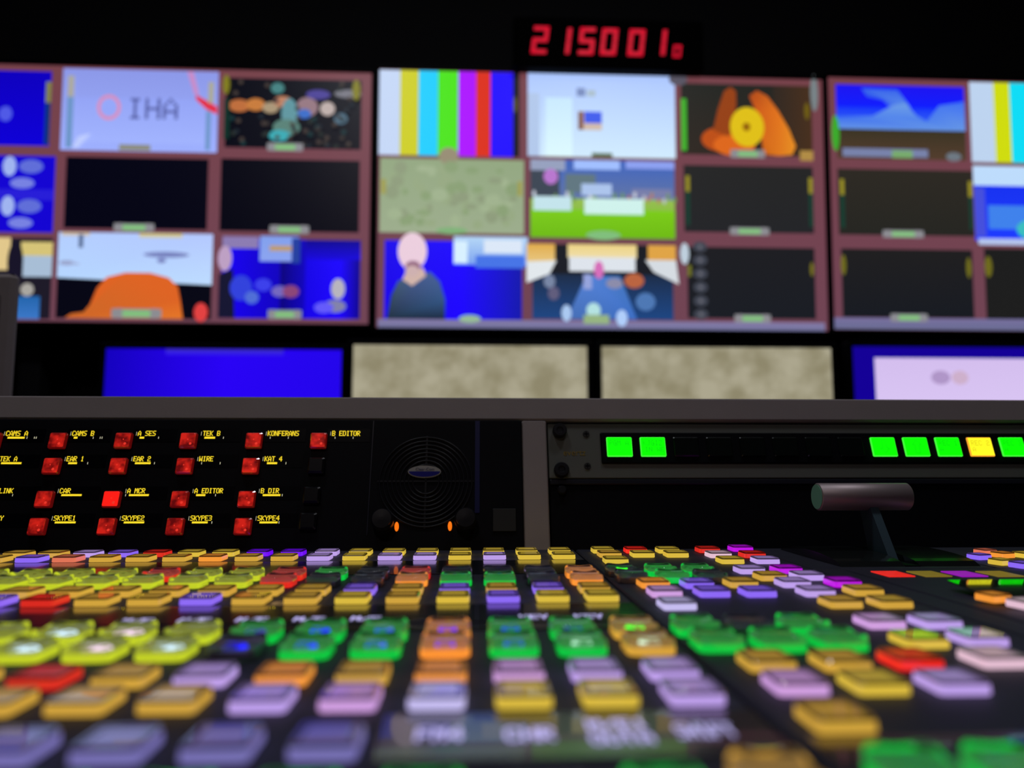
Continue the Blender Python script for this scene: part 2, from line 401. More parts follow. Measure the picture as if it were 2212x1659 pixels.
# handle: centre from the photo at a depth of 0.425 m
hc = hit(1868, 1073, Vector((0, 0.425, 0)), Vector((0, 1, 0)))
hc.x -= 0.0015
mb = MB(); rr = 0.0077; hl = 0.0262
mb.ring([(rr - 0.0006, -hl), (rr, -hl + 0.0006), (rr, hl - 0.0006), (rr - 0.0006, hl)], 48)
rotY = Matrix.Rotation(R(90), 4, 'Y')
P0x = 0.2235; hz = hc.z - Z0
prof = [(0.3985, -0.004), (0.4215, -0.004), (0.4335, hz), (0.4235, hz)]
vs = [(P0x + dx, y, Z0 + z) for dx in (-0.0024, 0.0024) for y, z in prof]
arm = new_obj('lever_arm', [Vector(v) - L for v in vs], [(0, 3, 2, 1), (4, 5, 6, 7), (0, 1, 5, 4), (1, 2, 6, 5), (2, 3, 7, 6), (3, 0, 4, 7)], K_ARM, fad)
hnd = mb.build('lever_handle', K_METAL, fad, smooth=False, mtx=Matrix.Translation(hc - L) @ rotY)
for p in hnd.data.polygons: p.use_smooth = len(p.vertices) == 4
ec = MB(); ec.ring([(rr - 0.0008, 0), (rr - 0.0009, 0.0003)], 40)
end = ec.build('end_cap', mat('green_lit_end_face', (0.25, 0.62, 0.45), 0.5), hnd, mtx=Matrix.Translation((0, 0, -hl - 0.0003)))  # green light falling on the end face is put into its base colour

# --- right wing modules ----------------------------------------------
wing = module('shortcut_module', 'module of small round-edged keys right of the fader lever', 0.2635, 0.42, 0.3775, 0.468)
for px, py, c in [(2127, 1211, 'violet'), (2178, 1207, 'orange'), (2176, 1223, 'yellow'), (2225, 1207, 'yellow'), (2222, 1230, 'violet'), (2140, 1200, 'salmon')]:
    p = deck(px, py); flat_key(wing, p.x, p.y, c, rot=R(12), s=0.72)
wf = module('menu_module', 'module with four flush coloured lights and glossy glass at the right edge', XR + 0.016, 0.42, 0.12, 0.3765)
wl = wf.location
for px, c in [(1957, 'bright red'), (2037, 'yellow'), (2115, 'magenta'), (2193, 'yellow')]:
    p = deck(px - 8, 1246.5); mb = MB(); mb.box(-0.0063, 0.0063, 0, 0.0165, 0, 0.0005, bev=0.0001)
    k = {'bright red': 0.9, 'magenta': 0.55}.get(c, 0.27)
    o = mb.build('flush_light', mat('flush_' + c.replace(' ', '_'), (0.03, 0.03, 0.03), 0.3, lin(PAL[c]), k, coat=0.4), wf); o.location = Vector((p.x, p.y, Z0)) - wl
    o['label'] = c + ' flush light'
# tilted glossy display glass in front of the lights
mb = MB(); mb.box(0, 0.20, 0, 0.0352, -0.0005, 0.0, bev=0)
g = mb.build('display_glass', mat('mirror_black_glass', (0.02, 0.03, 0.025), 0.05, coat=1.0, spec=1.0), wf, mtx=Matrix.Translation(Vector((0.1976, 0.280, Z0 + 0.0008)) - wl) @ Matrix.Rotation(R(5.2), 4, 'X'))
for px, py, c in [(2152, 1307, 'orange'), (2222, 1322, 'pale pink')]:
    p = deck(px, py); flat_key(wf, p.x, p.y - 0.003, c, rot=R(12), s=0.72, z=Z0 + 0.001)

side = module('blank_deck_module', 'plain dark deck strip between right keys and the menu module', XR + 0.001, XR + 0.015, 0.085, 0.3765)

# ------------------------------------------------------------------ console frame and rack panels
wt = struct(MB().box(-0.9, 1.0, -0.10, 0.80, Z0 - 0.060, Z0 - 0.0285, bev=0.003).build('console_worktop', K_DESK)); del wt['kind']
wt['label'] = 'dark console worktop carrying the vision mixer modules'; wt['category'] = 'desk'

_, _, tB, tT = rack_rect(1100, 863, 1300, 912)
t_top = tT; t_led = tB
frame = thing('console_ledge', 'grey metal console ledge with a centre pillar above the mixer', 'console ledge', mtx=RACK.copy())
mb = MB(); mb.box(-0.62, 0.75, t_led, t_top, -0.14, 0.0035, bev=0.0012); mb.build('top_ledge', K_GREY, frame)
x0, x1, _, _ = rack_rect(1129, 912, 1183, 1178)
mb = MB(); mb.box(x0, x1, -0.004, t_led, -0.02, 0.0034, bev=0.0008); mb.build('centre_pillar', K_GREY, frame)
mb = MB(); mb.box(-0.62, 0.75, 0.0, t_led, -0.06, -0.021); mb.build('back_plate', K_BLACK, frame)

ic = thing('intercom_panel', 'black intercom panel with red square keys and yellow lettered displays', 'intercom panel', mtx=RACK.copy())
ix1 = rack_rect(1100, 912, 1128, 1178)[1]
mb = MB(); mb.box(-0.42, ix1, -0.002, t_led - 0.0004, -0.02, 0.0045, bev=0.0006); mb.build('face_plate', K_BLACK, ic)
ZF = 0.0045
YEL = lin((255, 222, 40))
K_TEXT = mat('yellow_oled', (0.02, 0.02, 0.02), 0.4, YEL, 1.0)
K_TICK = mat('white_tick', (0.02, 0.02, 0.02), 0.4, lin((230, 225, 190)), 0.8)
K_OLED = mat('oled_glass', (0.002, 0.002, 0.004), 0.3, spec=0.15)
rows = [(931, 942, [('CAMS A', 14, 61, (17, 54), (59, 75, 79)), ('CAMS B', 157, 204, (160, 168), (202, 217, 221)), ('A SES', 299, 337, (302, 312), (343,)), ('TEK B', 439, 476, (442, 465), (483,)), ('KONFERANS', 579, 646, None, (584, 623)), ('B EDITOR', 718, 778, None, (724, 763))]),
        (986, 997, [('TEK A', 1, 38, (3, 47), ()), ('EAR 1', 145, 182, (148, 167), (190,)), ('EAR 2', 289, 326, (292, 326), (334,)), ('WIRE', 431, 461, None, (436, 476)), ('KAT 4', 572, 610, (577, 599), (618,))]),
        (1055, 1066, [('LINK', 0, 29, None, (28,)), ('CAR', 130, 153, (133, 177), ()), ('A MCR', 276, 314, (279, 322), (272,)), ('A EDITOR', 421, 482, (424, 444), (466,)), ('B DIR', 564, 603, (568, 606), (610,))]),
        (1114, 1125, [('Y', 1, 8, None, ()), ('SKYPE1', 117, 164, (119, 164), ()), ('SKYPE2', 264, 312, (268, 312), ()), ('SKYPE3', 412, 458, (415, 449), (458,)), ('SKYPE4', 557, 604, (561, 600), (603,))])]
def rk3(px, py, z):                # rack coordinates of a point lying z in front of the rack plane
    q = hit(px, py, RO + RN * z, RN) - RO
    return q.x, q.dot(RT)
for (yt, yb, items) in rows:
    for text, a, b, bar, ticks in items:
        ym = (yt + yb) / 2
        ua = rk3(a, ym, ZF)[0]; ub = rk3(b, ym, ZF)[0]; va = rk3(a, yt, ZF)[1]; vb = rk3(a, yb, ZF)[1]
        mb = MB(); mb.box(ua - 0.003, ua + 0.024, vb - 0.004, va + 0.0012, ZF - 0.0004, ZF + 0.0002)
        dsp = mb.build('display_window', K_OLED, ic)
        q = glyph_quads(text, ua, va, (ub - ua) / (len(text) - 1 / 6), va - vb, 0.4)
        mb = quads_mesh(MB(), q, ZF + 0.0004)
        if bar:
            yb0 = rk3(bar[0], yb + 1.8, ZF)[1]; yb1 = rk3(bar[0], yb + 6, ZF)[1]
            quads_mesh(mb, [(rk3(bar[0], yb + 4, ZF)[0], yb1, rk3(bar[1], yb + 4, ZF)[0], yb0)], ZF + 0.0004)
        mb.build('lettering', K_TEXT, dsp)
        tk = [(t, yb + 4, 0.00018, 0.0007) for t in ticks] + [(a - 3.5, ym + 0.5, 0.00012, 0.0013)]
        mb = MB()
        for tx, ty, w, hh in tk:
            u, v = rk3(tx, ty, ZF); quads_mesh(mb, [(u - w, v - hh, u + w, v + hh)], ZF + 0.0004)
        mb.build('level_tick', K_TICK, dsp)
K_REDKEY = mat_noise('red_lit_key', (96, 6, 8), (214, 34, 24)); K_OLD = mat('red_lit_key', (0.15, 0.01, 0.01), 0.25, lin((178, 20, 14)), 0.85, coat=0.6)
K_REDHOT = mat('bright_red_lit_key', (0.15, 0.01, 0.01), 0.25, lin((255, 30, 22)), 1.0, coat=0.6)
K_REDSIDE = mat('red_clear_rim', (0.10, 0.01, 0.01), 0.15, lin((120, 10, 10)), 0.5, coat=1.0)
K_LAMP = mat('red_lamp_glow', (0.2, 0.02, 0.02), 0.3, lin((255, 60, 44)), 0.8)
K_UNLIT = mat('unlit_clear_key', (0.008, 0.008, 0.010), 0.3, spec=0.3)
def rack_key(px, py, hot=False, unlit=False):
    u, v = rk3(px, py, 0.008); mb = MB(); h = 0.0047
    mb.box(-h - 0.0004, h + 0.0004, -h - 0.0004, h + 0.0004, 0, 0.0030, 1, bev=0.0006)
    mb.box(-h + 0.0002, h - 0.0002, -h + 0.0002, h - 0.0002, 0.0022, 0.0040, 0, bev=0.0005)
    top = K_UNLIT if unlit else (K_REDHOT if hot else K_REDKEY)
    o = mb.build('square_key', None, ic, mats=[top, K_UNLIT if unlit else K_REDSIDE]); o.location = (u, v, ZF)
    o['label'] = 'unlit dark square key' if unlit else ('brightest red square key' if hot else 'red lit square key')
    if not unlit:
        l = MB(); l.ring([(0.0008, 0), (0.0007, 0.0001)], 14); lo = l.build('lamp', K_LAMP, o); lo.location = (0.0022, -0.0026, 0.0040)
        l = MB(); l.ring([(0.0004, 0), (0.0003, 0.0002)], 10); lo = l.build('lamp', K_LAMP, o); lo.location = (0.0004 + random.uniform(-.0005, .0005), 0.0002, 0.0040)
KEYS = [(122, 950), (264, 950), (405, 950), (547, 950), (687, 950), (-20, 950), (109, 1005), (253, 1005), (397, 1005), (540, 1005), (93, 1077), (386, 1077), (531, 1077), (78, 1136), (228, 1136), (376, 1136), (523, 1136), (-38, 1005), (-55, 1077), (-72, 1136)]
for x, y in KEYS: rack_key(x, y)
rack_key(239, 1077, hot=True)
for x, y in [(682, 1004), (672, 1068), (664, 1125)]: rack_key(x, y, unlit=True)
# speaker grille
u0, v0 = rk3(920, 1040, ZF)
mb = MB()
for i in range(9):
    r0 = 0.0075 + i * 0.0026
    mb.ring([(r0, 0.0001), (r0 + 0.0003, 0.0009), (r0 + 0.0010, 0.0009), (r0 + 0.0013, 0.0001)], 72, cap=False)
K_GRILL = mat('speaker_grille', (0.007, 0.007, 0.011), 0.4, spec=0.3)
gr = mb.build('speaker_grille', K_GRILL, ic, smooth=True); gr.location = (u0, v0, ZF)
mb = MB(); mb.box(-0.0006, 0.0006, -0.030, 0.030, 0.0, 0.0007); mb.box(-0.030, 0.030, -0.0006, 0.0006, 0.0, 0.0007); rb = mb.build('grille_rib', K_GRILL, gr)
ub, vb = rk3(917, 1019, ZF + 0.001)
def half_ellipse(rx, ry, up, z, n=24):
    vs = [(0, 0, z)]
    for i in range(n + 1):
        a = math.pi * i / n * (1 if up else -1); vs.append((rx * math.cos(a), ry * math.sin(a), z))
    fs = [((0, i, i + 1) if up else (0, i + 1, i)) for i in range(1, n + 1)]
    return vs, fs
bd = MB(); bd.ring([(0.0105, 0), (0.0103, 0.0012)], 48, ax=1, ay=0.38)
badge = bd.build('oval_badge', mat('badge_silver', (0.35, 0.34, 0.33), 0.35), ic); badge.location = (ub, vb, ZF + 0.0002)
vs, fs = half_ellipse(0.0098, 0.0035, False, 0.00135)
new_obj('badge_band', vs, fs, mat('badge_blue', (0.02, 0.02, 0.25), 0.2, coat=0.5), badge).location = (0, 0.0001, 0)
q = glyph_quads('CLEAR-COM', -0.0052, 0.0026, 0.00118, 0.0017, 0.2)
tx = bpy.data.curves.new('badge_text', 'FONT'); tx.body = 'Clear-Com'; tx.size = 0.0026; tx.align_x = 'CENTER'; tx.extrude = 0.00002
to = bpy.data.objects.new('badge_text_src', tx); COL.objects.link(to)
me = bpy.data.meshes.new_from_object(to.evaluated_get(bpy.context.evaluated_depsgraph_get())); bpy.data.objects.remove(to)
me.materials.append(mat('badge_ink', (0.02, 0.02, 0.12), 0.4)); to = bpy.data.objects.new('badge_lettering', me); COL.objects.link(to); to.parent = badge; to.location = (0.0003, 0.0006, 0.0014)
K_LED = mat('orange_led', (0.2, 0.05, 0.0), 0.3, lin((255, 120, 20)), 1.0)
for px, py in ((857, 1138), (972, 1137)):
    u, v = rk3(px, py, ZF); mb = MB(); mb.ring([(0.0013, 0), (0.0013, 0.0010), (0.0008, 0.0018), (0.0002, 0.0021)], 20, ay=2.2)
    o = mb.build('indicator_light', K_LED, ic, smooth=True); o.location = (u, v, ZF); o['label'] = 'orange oval indicator light'
for px, py in ((828, 1128), (1006, 1126)):
    u, v = rk3(px, py, ZF); mb = MB(); mb.ring([(0.0068, 0), (0.0068, 0.007), (0.0058, 0.009), (0.0057, 0.010), (0.0010, 0.0102)], 36)
    o = mb.build('volume_knob', K_KNOB, ic); o.location = (u, v, ZF)
u, u2, va, vb2 = rack_rect(1064, 1103, 1114, 1152); mb = MB(); mb.box(u, u2, va, vb2, ZF - 0.001, ZF + 0.001, bev=0.0003); mb.build('port_cover', mat('port_cover', (0.016, 0.016, 0.017), 0.5), ic)
u, u2, va, vb2 = rack_rect(1026, 915, 1036, 1112); mb = MB(); mb.box(u, u2, va, vb2, ZF - 0.001, ZF + 0.0004); mb.build('edge_strip', mat('blue_reflection_paint', (0.012, 0.014, 0.09), 0.3), ic)  # blue reflection along the panel edge, painted as a thin strip
u, u2, va, vb2 = rack_rect(801, 915, 803, 1160); mb = MB(); mb.box(u, u2, va, vb2, ZF - 0.001, ZF + 0.0005); mb.build('edge_strip', mat('dark_trim', (0.012, 0.014, 0.03), 0.3), ic)

# right one-unit button panel
bp = thing('button_panel', 'dark grey rack strip with green and yellow square buttons under the ledge', 'control panel', mtx=RACK.copy())
bx0, _, bv0, bv1 = rack_rect(1184, 916, 1300, 1034)
mb = MB(); mb.box(bx0, 0.70, bv0, bv1 - 0.0003, -0.02, 0.0012, bev=0.0004); mb.build('face_plate', K_RACKGREY, bp)
u, _, v0_, v1_ = rack_rect(1297, 937, 1500, 1003)
mb = MB(); mb.box(u, 0.69, v0_, v1_, 0.0005, 0.0026, bev=0.0006); mb.build('button_bezel', K_BLACK, bp)
names = {0: ('g', 'PGM A', ''), 1: ('g', 'KJGIZ', 'IN WE'), 8: ('g', 'down', ''), 9: ('g', 'up', ''), 10: ('g', 'REC 1', 'A'), 11: ('y', 'REC 2', 'A'), 12: ('g', 'REC 3', 'A'), 13: ('g', '', ''), 14: ('g', '', '')}
K_BG = mat('green_button', (0.0, 0.1, 0.0), 0.3, lin((14, 255, 6)), 1.05, coat=0.3)
K_BGR = mat('green_button_rim', (0.0, 0.1, 0.0), 0.3, lin((70, 255, 60)), 1.0)
K_BY = mat('yellow_button', (0.1, 0.08, 0.0), 0.3, lin((255, 250, 40)), 1.05, coat=0.3)
K_BYR = mat('orange_button_rim', (0.1, 0.04, 0.0), 0.3, lin((255, 170, 50)), 1.0)
K_BGT = mat('green_button_ink', (0.0, 0.05, 0.0), 0.4, lin((10, 222, 10)), 1.0)
K_BYT = mat('yellow_button_ink', (0.05, 0.05, 0.0), 0.4, lin((226, 212, 30)), 1.0)
K_BOFF = mat('unlit_button', (0.006, 0.009, 0.008), 0.25, coat=0.4)
ZB = 0.0030
for i in range(14):
    cx = 1338 + 70.75 * i - (1.2 * i * (i - 12) * 0.04)
    u, v = rk3(cx, 965.5, ZB); w = 0.0083; hh = 0.0066
    u = rk3(1338, 965.5, ZB)[0] + i * (rk3(2187, 965.5, ZB)[0] - rk3(1338, 965.5, ZB)[0]) / 12
    col = names.get(i)
    mats = [K_BOFF, K_BOFF] if not col else ([K_BG, K_BGR] if col[0] == 'g' else [K_BY, K_BYR])
    mb = MB(); mb.box(-w, w, -hh, hh, 0, 0.0016, 1, bev=0.0005); mb.box(-w + 0.0005, w - 0.0005, -hh + 0.0005, hh - 0.0005, 0.0012, 0.00185, 0, bev=0.0002)
    o = mb.build('display_button', None, bp, mats=mats); o.location = (u, v, 0.0022)
    o['label'] = 'unlit display button' if not col else ('green lit display button' if col[0] == 'g' else 'yellow lit display button')
    if col and (col[1]):
        z = 0.0020; mb = MB()
        if col[1] in ('down', 'up'):
            s = 1 if col[1] == 'up' else -1
            pts = [(-0.0014, -0.0046), (0.0014, -0.0046), (0.0014, 0.0012), (0.0030, 0.0012), (0, 0.0044), (-0.0030, 0.0012), (-0.0014, 0.0012)]
            pts = [Vector((a, b * s, z)) for a, b in pts]
            for a, b in zip(pts, pts[1:] + pts[:1]):
                dd = (b - a).normalized(); nn = Vector((-dd.y, dd.x, 0)) * 0.00016
                mb.add([a - nn, b - nn, b + nn, a + nn], [(0, 1, 2, 3), (3, 2, 1, 0)])
        else:
            quads_mesh(mb, glyph_quads(col[1], -0.0066, 0.0042, 0.0026, 0.0036, 0.0), z)
            if col[2]: quads_mesh(mb, glyph_quads(col[2], -0.0066 if len(col[2]) == 1 else -0.0056, -0.0004, 0.0026, 0.0032, 0.0), z)
        mb.build('lettering', K_BGT if col[0] == 'g' else K_BYT, o)
for px, py, r in ((1209, 930, 0.0047), (1213, 1015, 0.0049)):
    u, v = rk3(px, py, 0.003); mb = MB(); mb.ring([(r, 0), (r, 0.003), (r - 0.0006, 0.0040), (0.0022, 0.0040), (0.0018, 0.0034)], 30)
    o = mb.build('thumb_screw', K_KNOB, bp); o.location = (u, v, 0.0012)
K_SCREW = mat('dull_screw', (0.06, 0.06, 0.06), 0.4, metal=0.6)
for px, py in ((1266, 938), (1269, 1007)):
    u, v = rk3(px, py, 0.001); mb = MB(); mb.ring([(0.0023, 0), (0.0021, 0.0006)], 24); o = mb.build('cross_screw', K_SCREW, bp); o.location = (u, v, 0.0012)
    mb = MB(); mb.box(-0.0015, 0.0015, -0.0003, 0.0003, 0.0005, 0.0008); mb.box(-0.0003, 0.0003, -0.0015, 0.0015, 0.0005, 0.0008); mb.build('screw_recess', K_BLACK, o)
tx = bpy.data.curves.new('t', 'FONT'); tx.body = 'evertz'; tx.size = 0.0058; tx.extrude = 0.00003; tx.align_x = 'CENTER'
to = bpy.data.objects.new('t', tx); COL.objects.link(to)
me = bpy.data.meshes.new_from_object(to.evaluated_get(bpy.context.evaluated_depsgraph_get())); bpy.data.objects.remove(to)
me.materials.append(mat('gold_print', (0.30, 0.20, 0.03), 0.5)); to = bpy.data.objects.new('printed_lettering', me); COL.objects.link(to); to.parent = bp
u, v = rk3(1241, 984, 0.001); to.location = (u, v, 0.00135)

blank = thing('blanking_panel', 'plain black blanking panel under the green-buttoned rack strip', 'rack panel', mtx=RACK.copy())
mb = MB(); mb.box(bx0, 0.70, -0.002, bv0 - 0.0006, -0.02, 0.0, bev=0.0004); mb.build('face_plate', K_BLACK, blank)
mb = MB(); mb.box(bx0 + 0.0005, 0.70, bv0 - 0.0042, bv0 - 0.0009, 0.0, 0.0016, bev=0.0004); mb.build('top_lip', mat('lip', (0.014, 0.014, 0.025), 0.35), blank)
for px, py in ((1214, 1059),):
    u, v = rk3(px, py, 0.001); mb = MB(); mb.ring([(0.0030, 0), (0.0030, 0.002), (0.0022, 0.0030)], 24); o = mb.build('rack_screw', K_KNOB, blank); o.location = (u, v, 0.0)

# grey cabinet edge at far left
p = hit(33, 590, Vector((0, 0.75, 0)), Vector((0, 1, 0)))
mb = MB(); mb.box(p.x - 0.16, p.x, 0, 0.012, 0, p.z - (Z0 - 0.0285), bev=0.004)
cab = thing('equipment_cabinet', 'upright grey cabinet behind the ledge at the far left edge', 'cabinet', (0, 0.75, Z0 - 0.0285))
mb.build('casing', K_GREY, cab)
mb = MB(); mb.box(p.x - 0.15, p.x - 0.012, -0.004, 0.001, 0.03, p.z - (Z0 - 0.0285) - 0.02, bev=0.002); mb.build('front_cover', mat('cabinet_front', (0.22, 0.19, 0.19), 0.6), cab)

# ------------------------------------------------------------------ monitors
MD = 2.10; MT = R(-2.0)
MO = Vector((0, MD, Z0 + 0.7)); MU = Vector((0, math.sin(MT), math.cos(MT))); MN = Vector((0, -math.cos(MT), math.sin(MT)))
class Plane:
    def __init__(s, O, U, N): s.O = O; s.U = U; s.N = N; s.m = Matrix((Vector((1, 0, 0)), U, N)).transposed().to_4x4(); s.m.translation = O
    def uv(s, px, py):
        q = hit(px, py, s.O, s.N) - s.O; return q.x, q.dot(s.U)
    def rect(s, x0, y0, x1, y1):
        xm = (x0 + x1) / 2; ym = (y0 + y1) / 2
        return s.uv(x0, ym)[0], s.uv(x1, ym)[0], s.uv(xm, y1)[1], s.uv(xm, y0)[1]
UPM = Plane(MO, MU, MN)
class Pic:
    """a picture shown on a screen: flat coloured shapes in tile coordinates (x right, y down, 0..1)"""
    def __init__(s, u0, u1, v0, v1, z=0.0): s.r = (u0, u1, v0, v1); s.v = []; s.f = []; s.c = []; s.z = z; s.n = 0
    def P(s, x, y):
        u0, u1, v0, v1 = s.r; return (u0 + (u1 - u0) * x, v1 - (v1 - v0) * y, s.z + s.n * 0.00015)
    def poly(s, pts, cols):
        if isinstance(cols[0], (int, float)): cols = [cols] * len(pts)
        b = len(s.v); s.v += [s.P(*p) for p in pts]; s.f.append(tuple(reversed(range(b, b + len(pts))))); s.c += [lin(c) for c in cols]; s.n += 1; return s
    def q(s, x0, y0, x1, y1, c, c2=None):
        c2 = c2 or c; return s.poly([(x0, y0), (x1, y0), (x1, y1), (x0, y1)], [c, c, c2, c2])
    def qh(s, x0, y0, x1, y1, c, c2): return s.poly([(x0, y0), (x1, y0), (x1, y1), (x0, y1)], [c, c2, c2, c])
    def e(s, cx, cy, rx, ry, c, n=20): return s.poly([(cx + rx * math.cos(2 * math.pi * i / n), cy + ry * math.sin(2 * math.pi * i / n)) for i in range(n)], c)
    def build(s, parent, name='picture_tile'):
        me = bpy.data.meshes.new(name); me.from_pydata(s.v, [], s.f); me.materials.append(SCREEN)
        a = me.color_attributes.new('Col', 'FLOAT_COLOR', 'POINT')
        for i, c in enumerate(s.c): a.data[i].color = (*c, 1)
        o = bpy.data.objects.new(name, me); COL.objects.link(o); o.parent = parent; return o
MAR = (118, 66, 74)
def big_monitor(label, px0, px1, py0, py1):
    u0, u1, v0, v1 = UPM.rect(px0, py0, px1, py1)
    t = thing('wall_monitor', label, 'monitor', mtx=UPM.m.copy(), group=None)
    b = 0.011
    mb = MB()
    mb.box(u0 - b, u1 + b, v1, v1 + b, -0.05, 0.002, bev=0.002); mb.box(u0 - b, u1 + b, v0 - b, v0, -0.05, 0.002, bev=0.002)
    mb.box(u0 - b, u0, v0, v1, -0.05, 0.002, bev=0.002); mb.box(u1, u1 + b, v0, v1, -0.05, 0.002, bev=0.002)
    mb.build('bezel', K_BEZEL, t)
    mb = MB(); mb.box(u0 - 0.004, u1 + 0.004, v0 - 0.004, v1 + 0.004, -0.045, -0.004); mb.build('rear_casing', K_BEZEL, t)
    p = Pic(u0, u1, v0, v1, -0.0035); sc = p.q(0, 0, 1, 1, MAR, (112, 68, 84)).build(t, 'screen')
    return t, sc
def tile(sc, x0, y0, x1, y1):
    return Pic(*UPM.rect(x0, y0, x1, y1), z=-0.003)
def umd(p, c=0.5, w=0.26, g=True, y=0.98):       # name plate under a picture
    p.e(c - w * .35, y, w * .16, 0.06, (150, 140, 155)); p.e(c + w * .35, y, w * .16, 0.06, (150, 140, 155))
    p.q(c - w / 2, y - 0.055, c + w / 2, y + 0.055, (140, 140, 145)); p.q(c - w * .28, y - 0.035, c + w * .28, y + 0.04, (130, 190, 125))
def meters(p, l=True, r=True, y=0.28):
    for ok, x in ((l, 0.015), (r, 0.965)):
        if ok: p.q(x, y - .12, x + .03, y + .12, (150, 140, 40)); p.q(x, y + .12, x + .03, y + .62, (24, 62, 50))

# centre monitor
mc, sc = big_monitor('centre wall monitor of nine pictures with colour bars at top left', 816, 1783, 160, 711)
t = tile(sc, 816, 153, 1122, 336)
bars = [(0, .155, (196, 214, 245)), (.155, .285, (205, 205, 24)), (.285, .42, (16, 205, 255)), (.42, .565, (74, 228, 10)), (.565, .69, (172, 0, 255)), (.69, .795, (220, 46, 20)), (.795, .955, (30, 0, 255)), (.955, 1.0, (18, 18, 30))]
for a, b, c in bars: t.q(a, 0, b, 1, c)
t.e(.97, .38, .014, .1, (90, 84, 30)); t.e(.5, 1.0, .07, .1, (150, 140, 115)); t.build(sc)
t = tile(sc, 1140, 158, 1459, 339); t.q(0, 0, 1, 1, (172, 198, 255), (210, 236, 255)); t.q(0.0, .25, .08, 1, (178, 200, 235)); t.q(.12, .3, .3, 1, (200, 232, 255), (222, 250, 255))
t.q(.33, .18, .39, .28, (120, 140, 190)); t.q(.40, .2, .46, .28, (170, 190, 205)); t.q(.34, .46, .50, .68, (208, 186, 170)); t.q(.34, .46, .375, .68, (130, 84, 70)); t.q(.38, .46, .50, .6, (60, 90, 235)); t.q(.43, .95, .57, 1.0, (90, 110, 80)); t.build(sc)
t = tile(sc, 1472, 182, 1755, 335); t.q(0, 0, 1, 1, (36, 38, 34), (48, 40, 34)); t.qh(.7, 0, 1, 1, (48, 40, 34), (72, 48, 30))
t.e(.30, .78, .15, .17, (190, 80, 22), 20); t.e(.40, .86, .16, .15, (222, 104, 28), 20)
t.poly([(.24, .66), (.28, .36), (.33, .10), (.38, .04), (.42, .10), (.42, .3), (.39, .6), (.36, .74)], [(150, 66, 22)] * 8)
t.poly([(.52, .16), (.58, .08), (.66, .16), (.74, .36), (.82, .62), (.87, .86), (.84, .98), (.74, 1.0), (.62, .98), (.60, .6), (.57, .38)], [(176, 76, 26), (184, 80, 26), (214, 100, 28), (226, 116, 30), (232, 140, 36), (232, 144, 36), (226, 140, 36), (222, 120, 30), (200, 100, 24), (216, 104, 26), (206, 92, 26)])
t.e(.5, .6, .13, .28, (224, 192, 24), 28); t.e(.495, .6, .03, .06, (150, 100, 10)); t.q(0, .22, .04, .95, (66, 176, 44)); t.e(-.02, -.05, .07, .09, (90, 86, 100))
t.e(1.02, .1, .03, .26, (120, 130, 134)); t.e(.96, .36, .02, .12, (110, 92, 20)); t.q(.90, .92, 1.0, 1.06, (176, 140, 70)); umd(t, .5, .26); t.build(sc)
t = tile(sc, 820, 343, 1132, 503); t.q(0, 0, 1, 1, (146, 166, 128), (156, 172, 140)); 
for i in range(60): t.e(random.uniform(.07, .93), random.uniform(.11, .89), random.uniform(.02, .06), random.uniform(.03, .1), random.choice([(138, 160, 118), (160, 178, 142), (150, 168, 130), (142, 156, 124)]), 9)
t.q(.01, .3, .045, .5, (160, 158, 80)); t.q(.955, .3, .985, .5, (160, 158, 80)); t.e(.5, .98, .11, .045, (126, 178, 120)); t.build(sc)
t = tile(sc, 1146, 346, 1458, 514); t.q(0, 0, 1, .5, (60, 100, 190), (96, 116, 165)); t.q(.0, .1, .2, .5, (60, 70, 84)); t.q(.0, 0, .24, .14, (150, 160, 190)); t.q(.3, 0, .62, .12, (160, 190, 255)); t.q(.66, 0, 1, .1, (140, 160, 240)); t.e(.14, .22, .05, .1, (184, 118, 206))
t.q(.24, .18, .45, .42, (96, 118, 128)); t.q(.7, .36, .98, .55, (120, 126, 170)); t.q(0, .5, 1, 1, (150, 190, 80), (112, 186, 16)); t.q(0, .64, 1, 1, (124, 204, 22), (110, 186, 18))
for i in range(24): t.e(random.random(), random.uniform(.44, .54), .012, .04, random.choice([(190, 190, 200), (180, 120, 110), (110, 150, 90), (200, 206, 220)]), 8)
t.q(.35, .31, .56, .46, (172, 196, 236)); t.q(.02, .48, .28, .66, (196, 228, 236)); t.q(.37, .5, .78, .70, (208, 242, 236)); t.e(.5, .97, .12, .06, (128, 190, 124)); t.build(sc)
t = tile(sc, 1478, 358, 1758, 502); t.q(0, 0, 1, 1, (38, 38, 38), (36, 37, 40)); meters(t); umd(t, .5, .3); t.build(sc)
t = tile(sc, 830, 520, 1128, 690); t.qh(0, 0, .55, 1, (24, 0, 235), (28, 0, 255)); t.qh(.55, 0, 1, 1, (28, 0, 255), (20, 24, 170))
t.q(.5, -.06, 1.04, .30, (180, 214, 246), (120, 160, 240)); t.q(.66, .18, 1.02, .34, (70, 116, 230)); t.q(.5, .0, .6, .28, (216, 240, 255)); t.q(.72, -.02, 1.0, .15, (220, 232, 248))
t.poly([(0.02, 1.0), (.05, .7), (.1, .52), (.2, .44), (.33, .40), (.40, .52), (.44, .75), (.44, 1.0)], [(30, 46, 60), (40, 66, 84), (66, 90, 120), (66, 90, 124), (72, 96, 150), (64, 84, 150), (50, 84, 130), (24, 36, 56)])
t.poly([(.13, .5), (.17, .35), (.28, .35), (.3, .45), (.2, .58)], [(210, 180, 170)] * 5); t.e(.2, .14, .105, .24, (236, 206, 222), 24); t.e(.205, .33, .055, .07, (150, 104, 130)); t.e(.2, .39, .05, .07, (206, 176, 176)); t.e(.62, .99, .08, .05, (150, 186, 150)); t.build(sc)
